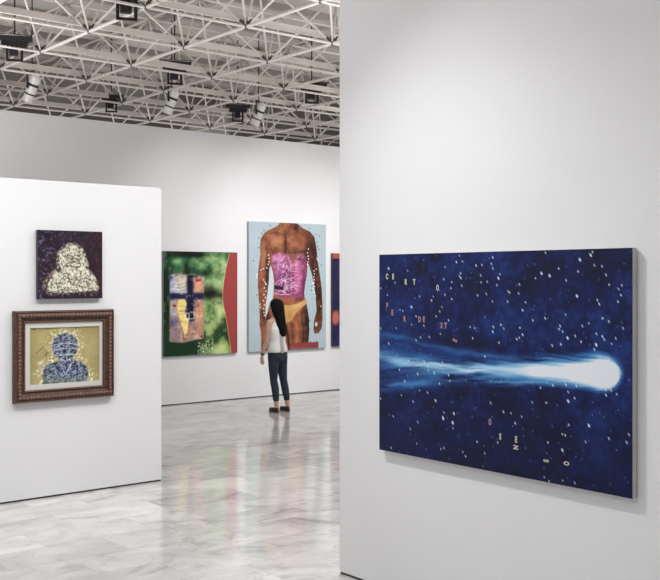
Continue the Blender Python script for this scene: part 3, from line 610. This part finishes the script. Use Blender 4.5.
# ---- framed portrait
def bust():
    w, h = 260, 200; A = Art(w, h, 132, 502, 148, 442, (170, 152, 92)); X, Y = A.X, A.Y
    n = fbm(h, w, 36, 46, 101, 3); n2 = fbm(h, w, 5, 6, 111, 4); n3 = fbm(h, w, 28, 24, 121, 2)
    A.mix(np.clip((n2-.45)*3, 0, 1)*.55, (190, 172, 108)); A.mix(np.clip((.5-n2)*3, 0, 1)*.4, (146, 126, 70))
    A.mix(np.exp(-((X-140)/26)**2)*.5, (150, 150, 90)); A.mix(np.exp(-((Y-155)/12)**2)*.3, (120, 124, 76))
    halo = np.exp(-(np.maximum(0, A.sd([(190,438),(190,360),(250,325),(250,240),(275,190),(318,172),(362,192),(390,250),(385,315),(430,350),(455,400),(450,438)]))/16)**2)
    A.mix(halo*.4, (186, 182, 124)); A.mix(halo*np.clip((n-.52)*6, 0, 1)*.8, (222, 222, 190))
    far = np.exp(-(np.maximum(0, A.sd([(190,438),(240,330),(270,190),(318,172),(362,192),(395,315),(450,438)]))/46)**2)
    A.mix(far*np.clip((n-.62)*10, 0, 1)*.8, (232, 230, 190))
    fig = [(205,445),(203,385),(212,352),(248,334),(288,326),(282,308),(258,290),(250,255),(258,215),(282,190),(318,184),(355,192),(378,220),(384,258),(374,292),(352,312),(356,326),(398,334),(430,362),(440,405),(430,445)]
    m = A.poly(fig, (62, 72, 106), 10)
    A.blob(222, 410, 24, 50, (84, 96, 92), .7, 0, m); A.blob(345, 390, 50, 50, (48, 62, 124), .8, 0, m)
    n7 = fbm(h, w, 34, 40, 311, 2); A.mix(m*np.clip((n7-.52)*7, 0, 1)*.55, (190, 198, 206))
    w1 = np.clip(1-np.abs(n3-.5)*20, 0, 1); A.mix(m*w1*.85, (196, 204, 210)); A.mix(m*np.clip((n-.56)*10, 0, 1)*.55, (150, 168, 190)); A.mix(m*np.clip((.42-n)*10, 0, 1)*.6, (24, 28, 60))
    A.mix(m*np.exp(-((Y-425)/20)**2)*.4, (140, 160, 120))
    for p in [[(258, 242), (300, 234), (345, 236), (382, 246)], [(262, 268), (300, 262), (350, 262), (378, 266)], [(262, 294), (300, 296), (340, 292), (374, 296)], [(295, 340), (318, 400), (348, 345)], [(300, 318), (320, 330), (345, 316)]]:
        A.line(p, 4, (214, 218, 216), .8, 4)
    A.line([(170, 278), (205, 250)], 4, (96, 76, 44), .7, 5); A.blob(222, 285, 12, 14, (110, 92, 56), .6)
    for x, y in [(150, 154), (160, 158), (232, 156), (375, 158)]: A.blob(x, y, 5, 4, (70, 70, 50), .8)
    A.blob(190, 330, 14, 9, (236, 236, 220), .7); A.blob(175, 370, 8, 6, (236, 236, 220), .7); A.blob(160, 385, 10, 3, (236, 236, 220), .6)
    return A
FX0, FX1, FZ0, FZ1 = 3.140, 4.019, .797, 1.541
fw, fh = FX1-FX0, FZ1-FZ0
fr_ = thing('framed_portrait', 'ornate brown frame with a blue scribbled bust on ochre below the dark painting', 'framed picture', ((FX0+FX1)/2, YLF, FZ0))
M_frame = mat('carved_brown_wood', (.075, .034, .024), .5, noise=(30, .45), bump=.5, bscale=70)
M_frame_hi = mat('rubbed_copper_ornament', (.19, .095, .065), .45, noise=(50, .4), bump=.4, bscale=120)
M_mat = mat('white_mat_board', (.60, .585, .56), .85)
def sweep(w, h, prof, m, name, parent):
    # prof: (inset from outer edge, height off the wall)
    bm = bmesh.new(); rings = []
    for ins, hh in prof:
        rings.append([bm.verts.new(p) for p in [(-w/2+ins, -hh, ins), (w/2-ins, -hh, ins), (w/2-ins, -hh, h-ins), (-w/2+ins, -hh, h-ins)]])
    for A_, B_ in zip(rings, rings[1:]):
        for i in range(4): j = (i+1) % 4; bm.faces.new((A_[i], A_[j], B_[j], B_[i]))
    return obj(name, bm, m, parent)
FW = .098
f_ = sweep(fw, fh, [(0, 0), (0, .040), (.004, .050), (.012, .054), (.018, .046), (.022, .050), (.040, .057), (.056, .050), (.060, .036), (.068, .032), (.080, .030), (.084, .036), (.090, .038), (.094, .034), (FW, .026), (FW, .0)], M_frame, 'frame', fr_)
def along(w, h, ins, step, fn):
    bm = bmesh.new()
    nx = int((w-2*ins)/step); nz = int((h-2*ins)/step)
    for k in range(nx+1):
        x = -w/2+ins+(w-2*ins)*k/nx
        fn(bm, x, ins, 0); fn(bm, x, h-ins, 0)
    for k in range(1, nz):
        z = ins+(h-2*ins)*k/nz
        fn(bm, -w/2+ins, z, 1); fn(bm, w/2-ins, z, 1)
    return bm
def leaf(bm, x, z, v):
    ball(bm, (x, -.056, z), .0135, 8, 5, (.9, .6, 1.0)); d = .015
    ball(bm, (x+(0 if v else d), -.054, z+(d if v else 0)), .006, 6, 4)
def bead(bm, x, z, v): ball(bm, (x, -.0375, z), .0042, 6, 4)
obj('carved_ornament', along(fw, fh, .040, .030, leaf), M_frame_hi, f_, True)
obj('beading', along(fw, fh, .089, .0095, bead), M_frame_hi, f_, True)
obj('outer_beading', along(fw, fh, .010, .0125, lambda bm, x, z, v: ball(bm, (x, -.0545, z), .0042, 6, 4)), M_frame_hi, f_, True)
# mat board with its opening
ax0, ax1, az0, az1 = 3.273-3.5735, 3.888-3.5735, .938-FZ0, 1.400-FZ0
bm = bmesh.new()
bx(bm, -fw/2+FW-.01, ax0, -.022, -.016, FW-.01, fh-FW+.01); bx(bm, ax1, fw/2-FW+.01, -.022, -.016, FW-.01, fh-FW+.01)
bx(bm, ax0, ax1, -.022, -.016, FW-.01, az0); bx(bm, ax0, ax1, -.022, -.016, az1, fh-FW+.01)
obj('mat_board', bm, M_mat, fr_)
Ab = bust(); pa = Ab.mesh('painted_sheet', ax1-ax0+.01, az1-az0+.01, -.014, az0-.005, M_paper, fr_, .72, 1.1); pa.location.x = (ax0+ax1)/2
obj('backing_board', box(-fw/2+.01, fw/2-.01, -.010, -.002, .01, fh-.01), M_frame, fr_)

# ---------------------------------------------------------------- the visitor
def capsule_mesh(name, chains, m, parent, voxel=.005, smooth=4, balls=()):
    bm = bmesh.new()
    for ch in chains:
        for (p, r), (q, s) in zip(ch, ch[1:]):
            tube(bm, p, q, r, s, 16)
        for p, r in ch: ball(bm, p, r, 16, 10)
    for c, r, sc_ in balls: ball(bm, c, r, 20, 14, sc_)
    me = bpy.data.meshes.new(name); bm.to_mesh(me); bm.free()
    o = bpy.data.objects.new(name, me); C.objects.link(o)
    md = o.modifiers.new('r', 'REMESH'); md.mode = 'VOXEL'; md.voxel_size = voxel; md.use_smooth_shade = True
    ms = o.modifiers.new('s', 'SMOOTH'); ms.iterations = smooth; ms.factor = .5
    dg = bpy.context.evaluated_depsgraph_get(); me2 = bpy.data.meshes.new_from_object(o.evaluated_get(dg))
    bpy.data.objects.remove(o); me2.name = name; me2.materials.clear(); me2.materials.append(m)
    for p in me2.polygons: p.use_smooth = True
    return link(bpy.data.objects.new(name, me2), parent)
def loft(rings, n=24):
    # rings: (cx, cy, cz, rx, ry)
    bm = bmesh.new(); L = []
    for cx, cy, cz, rx, ry in rings:
        L.append([bm.verts.new((cx+rx*math.cos(2*math.pi*i/n), cy+ry*math.sin(2*math.pi*i/n), cz)) for i in range(n)])
    for A_, B_ in zip(L, L[1:]):
        for i in range(n): j = (i+1) % n; bm.faces.new((A_[i], A_[j], B_[j], B_[i]))
    bm.faces.new(L[0][::-1]); bm.faces.new(L[-1]); bmesh.ops.recalc_face_normals(bm, faces=bm.faces); return bm
def loft_obj(name, rings, m, parent, sub=1, n=24):
    o = obj(name, loft(rings, n), m, parent, True)
    if sub: s = o.modifiers.new('s', 'SUBSURF'); s.levels = sub; s.render_levels = sub
    return o
M_skin = mat('skin', (.57, .36, .27), .5, noise=(12, .05))
M_hair = mat('black_hair', (.0035, .003, .003), .7, spec=.15, noise=(8, .3), bump=.4, bscale=90)
M_jean = mat('dark_blue_denim', (.018, .025, .044), .85, noise=(9, .38), bump=.2, bscale=200)
M_top = mat('white_cotton', (.80, .79, .78), .9, noise=(6, .03))
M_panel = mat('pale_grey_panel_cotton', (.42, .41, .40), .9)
M_shoe = mat('black_shoe_canvas', (.022, .016, .015), .7)
M_sole = mat('tan_rubber_sole', (.38, .30, .23), .7)
M_eye = mat('eye', (.05, .03, .02), .2)
M_lip = mat('lip', (.35, .10, .09), .4)
per = thing('person', 'woman with long black hair, white sleeveless top and cropped jeans before the torso painting', 'person', (8.005, 10.80, 0), R(13))
per.scale = (.985, .985, .985)
V = lambda *p: p
hipL, hipR = (-.078, -.005, .80), (.072, -.015, .80)
knL, knR = (-.075, .02, .45), (.088, -.015, .45)
anL, anR = (-.085, -.02, .085), (.105, -.055, .085)
ch = [
    [(hipL, .078), ((-.078, .008, .62), .064), (knL, .046), ((-.080, -.008, .33), .049), ((-.084, -.015, .20), .036), (anL, .029), ((-.085, -.028, .035), .030)],
    [(hipR, .078), ((.080, -.010, .62), .064), (knR, .046), ((.094, -.035, .33), .049), ((.100, -.05, .20), .036), (anR, .029), ((.105, -.062, .035), .030)],
    [((-.095, -.035, .032), .024), ((-.064, .055, .030), .022), ((-.046, .10, .024), .013)],
    [((.100, -.065, .032), .024), ((.130, .020, .030), .022), ((.146, .068, .024), .013)],
    [((-.068, -.01, .86), .076), ((.062, -.012, .86), .076)],
    [((-.04, -.005, .98), .080), ((.036, -.005, .98), .080)],
    [((-.055, -.005, 1.14), .078), ((.055, -.005, 1.14), .078)],
    [((0, -.01, .86), .085), ((0, -.005, .98), .08), ((0, -.008, 1.14), .085), ((0, -.012, 1.24), .06)],
    [((-.135, -.012, 1.245), .040), ((0, -.018, 1.275), .045), ((.135, -.012, 1.245), .040)],
    [((0, -.015, 1.24), .05), ((0, -.008, 1.33), .043), ((0, .005, 1.38), .043)],
    [((-.150, -.012, 1.235), .042), ((-.168, -.005, 1.12), .037), ((-.182, .02, .985), .030), ((-.190, .06, .90), .029), ((-.192, .100, .80), .020)],
    [((.150, -.012, 1.235), .042), ((.165, .01, 1.12), .037), ((.165, .055, .99), .030), ((.145, .13, .92), .029), ((.12, .20, .89), .020)],
]
# left hand: palm, four fingers, thumb
hx, hy, hz = -.192, .106, .775
ch.append([((hx, hy-.006, hz+.02), .020), ((hx, hy+.006, hz-.028), .022)])
ch.append([((hx, hy+.020, hz-.020), .014), ((hx, hy-.016, hz-.030), .013)])
for k, (oy, ln) in enumerate([(.026, .066), (.010, .074), (-.006, .068), (-.021, .054)]):
    ch.append([((hx, hy+oy*.8, hz-.035), .0095), ((hx+.003, hy+oy+.004, hz-.035-ln*.45), .0088), ((hx+.012, hy+oy+.008, hz-.035-ln*.8), .008), ((hx+.022, hy+oy+.009, hz-.035-ln), .007)])
ch.append([((hx+.006, hy+.012, hz+.005), .011), ((hx+.012, hy+.036, hz-.018), .0095), ((hx+.016, hy+.044, hz-.042), .008)])
# right hand, bent forward
rx_, ry_, rz_ = .118, .205, .888
ch.append([((rx_, ry_, rz_), .019), ((rx_-.012, ry_+.045, rz_-.004), .022)])
for k, (o_, ln) in enumerate([(.024, .062), (.009, .070), (-.006, .064), (-.020, .050)]):
    ch.append([((rx_-.014, ry_+.045, rz_+o_*.8), .0095), ((rx_-.022, ry_+.045+ln*.5, rz_+o_), .0088), ((rx_-.036, ry_+.045+ln*.78, rz_+o_), .008), ((rx_-.05, ry_+.045+ln*.85, rz_+o_), .007)])
ch.append([((rx_-.004, ry_+.012, rz_+.012), .011), ((rx_-.018, ry_+.03, rz_+.034), .0095), ((rx_-.032, ry_+.045, rz_+.042), .008)])
head = [((0, .012, 1.462), .078, (.92, 1.12, 1.08)), ((0, .030, 1.40), .050, (.95, 1.05, 1.0)),
        ((0, .100, 1.430), .012, (.8, 1.0, 1.3)), ((0, .096, 1.450), .009, (.7, 1, 1.9)),
        ((-.073, .01, 1.44), .016, (.4, .9, 1.3)), ((.073, .01, 1.44), .016, (.4, .9, 1.3)),
        ((0, .078, 1.365), .016, (1.2, .9, .8))]
capsule_mesh('body', ch, M_skin, per, .0045, 3, head)
for s in (-1, 1):
    bm = bmesh.new(); ball(bm, (s*.028, .088, 1.458), .011, 12, 8, (1.2, .6, .7)); obj('eye', bm, M_eye, per, True)
bm = bmesh.new(); ball(bm, (0, .091, 1.398), .016, 12, 8, (1.2, .4, .4)); obj('mouth', bm, M_lip, per, True)
# cropped jeans, hem at mid shin
j = [[((-.074, -.005, .765), .086), ((-.078, .008, .62), .070), ((-.075, .02, .45), .052), ((-.080, -.006, .33), .053), ((-.084, -.015, .19), .042)],
     [((.070, -.015, .765), .086), ((.080, -.010, .62), .070), ((.088, -.015, .45), .052), ((.094, -.033, .33), .053), ((.100, -.05, .19), .042)],
     [((-.068, -.012, .80), .093), ((.062, -.014, .80), .093)], [((-.048, -.032, .765), .082), ((.043, -.036, .765), .082)]]
capsule_mesh('jeans', j, M_jean, per, .006, 5)
# top: hem, waist, shoulder blades, straps
tp = capsule_mesh('top', [[((-.062, -.010, .872), .090), ((-.066, -.010, .865), .094), ((-.045, -.008, .97), .088), ((-.062, -.008, 1.13), .087), ((-.085, -.015, 1.235), .045)],
                     [((.062, -.012, .872), .090), ((.066, -.012, .865), .094), ((.045, -.008, .97), .088), ((.062, -.008, 1.13), .087), ((.085, -.015, 1.235), .045)],
                     [((0, -.014, .865), .100), ((0, -.01, .98), .090), ((0, -.012, 1.15), .092), ((0, -.020, 1.24), .058)],
                     [((-.085, -.012, 1.24), .046), ((-.05, -.012, 1.272), .043)], [((.085, -.012, 1.24), .046), ((.05, -.012, 1.272), .043)]], M_top, per, .006, 5)
# grey panel down the back of the top, a pattern of the same cloth
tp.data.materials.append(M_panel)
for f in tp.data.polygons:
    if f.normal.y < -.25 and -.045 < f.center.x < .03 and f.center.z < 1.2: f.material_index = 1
# hair: crown, then a long fall down the back
hair = loft_obj('hair', [(0, -.01, 1.562, .012, .014), (0, -.008, 1.556, .045, .05), (0, -.010, 1.535, .074, .082), (0, -.016, 1.50, .090, .094), (0, -.024, 1.455, .096, .094), (0, -.034, 1.41, .099, .088),
                (.004, -.046, 1.36, .098, .074), (.010, -.058, 1.31, .092, .064), (.018, -.072, 1.25, .086, .055), (.024, -.084, 1.19, .082, .048), (.028, -.092, 1.13, .076, .042), (.030, -.098, 1.09, .066, .036), (.032, -.100, 1.06, .048, .028), (.034, -.100, 1.045, .026, .014)], M_hair, per, 1)
# bracelet / watch
bm = bmesh.new(); q = Vector((-.191, .094, .815)); tube(bm, q+Vector((0, .005, -.012)), q+Vector((0, -.005, .012)), .027, n=18); obj('wristwatch', bm, M_black, per, True)
# slip-on shoes
for (cx, cy, yaw) in ((-.070, .040, R(-22)), (.118, .008, R(-20))):
    Mx = Matrix.Translation((cx, cy, 0)) @ Matrix.Rotation(yaw, 4, 'Z')
    def outline(grow, n=28):
        pts = []
        for i in range(n):
            t_ = 2*math.pi*i/n; y = math.sin(t_)*(.118+grow); k = (y/.118+1)/2
            wd = (.031+.013*math.sin(min(1, max(0, k))*math.pi*.85)); pts.append((math.cos(t_)*(wd+grow)+(-.006*k*k), y))
        return pts
    def shoe_loft(layers, m, name, parent):
        bm = bmesh.new(); Ls = []
        for z, g, zt in layers:
            Ls.append([bm.verts.new(Mx @ Vector((x, y, z+zt*max(0, (-y+.02))))) for x, y in outline(g)])
        n = len(Ls[0])
        for A_, B_ in zip(Ls, Ls[1:]):
            for i in range(n): jx = (i+1) % n; bm.faces.new((A_[i], A_[jx], B_[jx], B_[i]))
        bm.faces.new(Ls[0][::-1]); bm.faces.new(Ls[-1]); return obj(name, bm, m, parent, True)
    sh = shoe_loft([(.016, .003, 0), (.030, .002, 0), (.048, -.001, .06), (.062, -.007, .10), (.070, -.017, .12)], M_shoe, 'shoe', per)
    shoe_loft([(0, .002, 0), (.004, .005, 0), (.014, .006, 0), (.018, .004, 0)], M_sole, 'sole', sh)

# the stance: hips carried over the left leg, so the whole figure leans a little
for o in [c for c in per.children] + [g for c in per.children for g in c.children]:
    me = o.data; n = len(me.vertices); co = np.empty(n*3, np.float32); me.vertices.foreach_get('co', co); co = co.reshape(-1, 3)
    co[:, 0] += .030-.072*np.clip(co[:, 2]/1.0, 0, 1.15); me.vertices.foreach_set('co', co.ravel()); me.update()
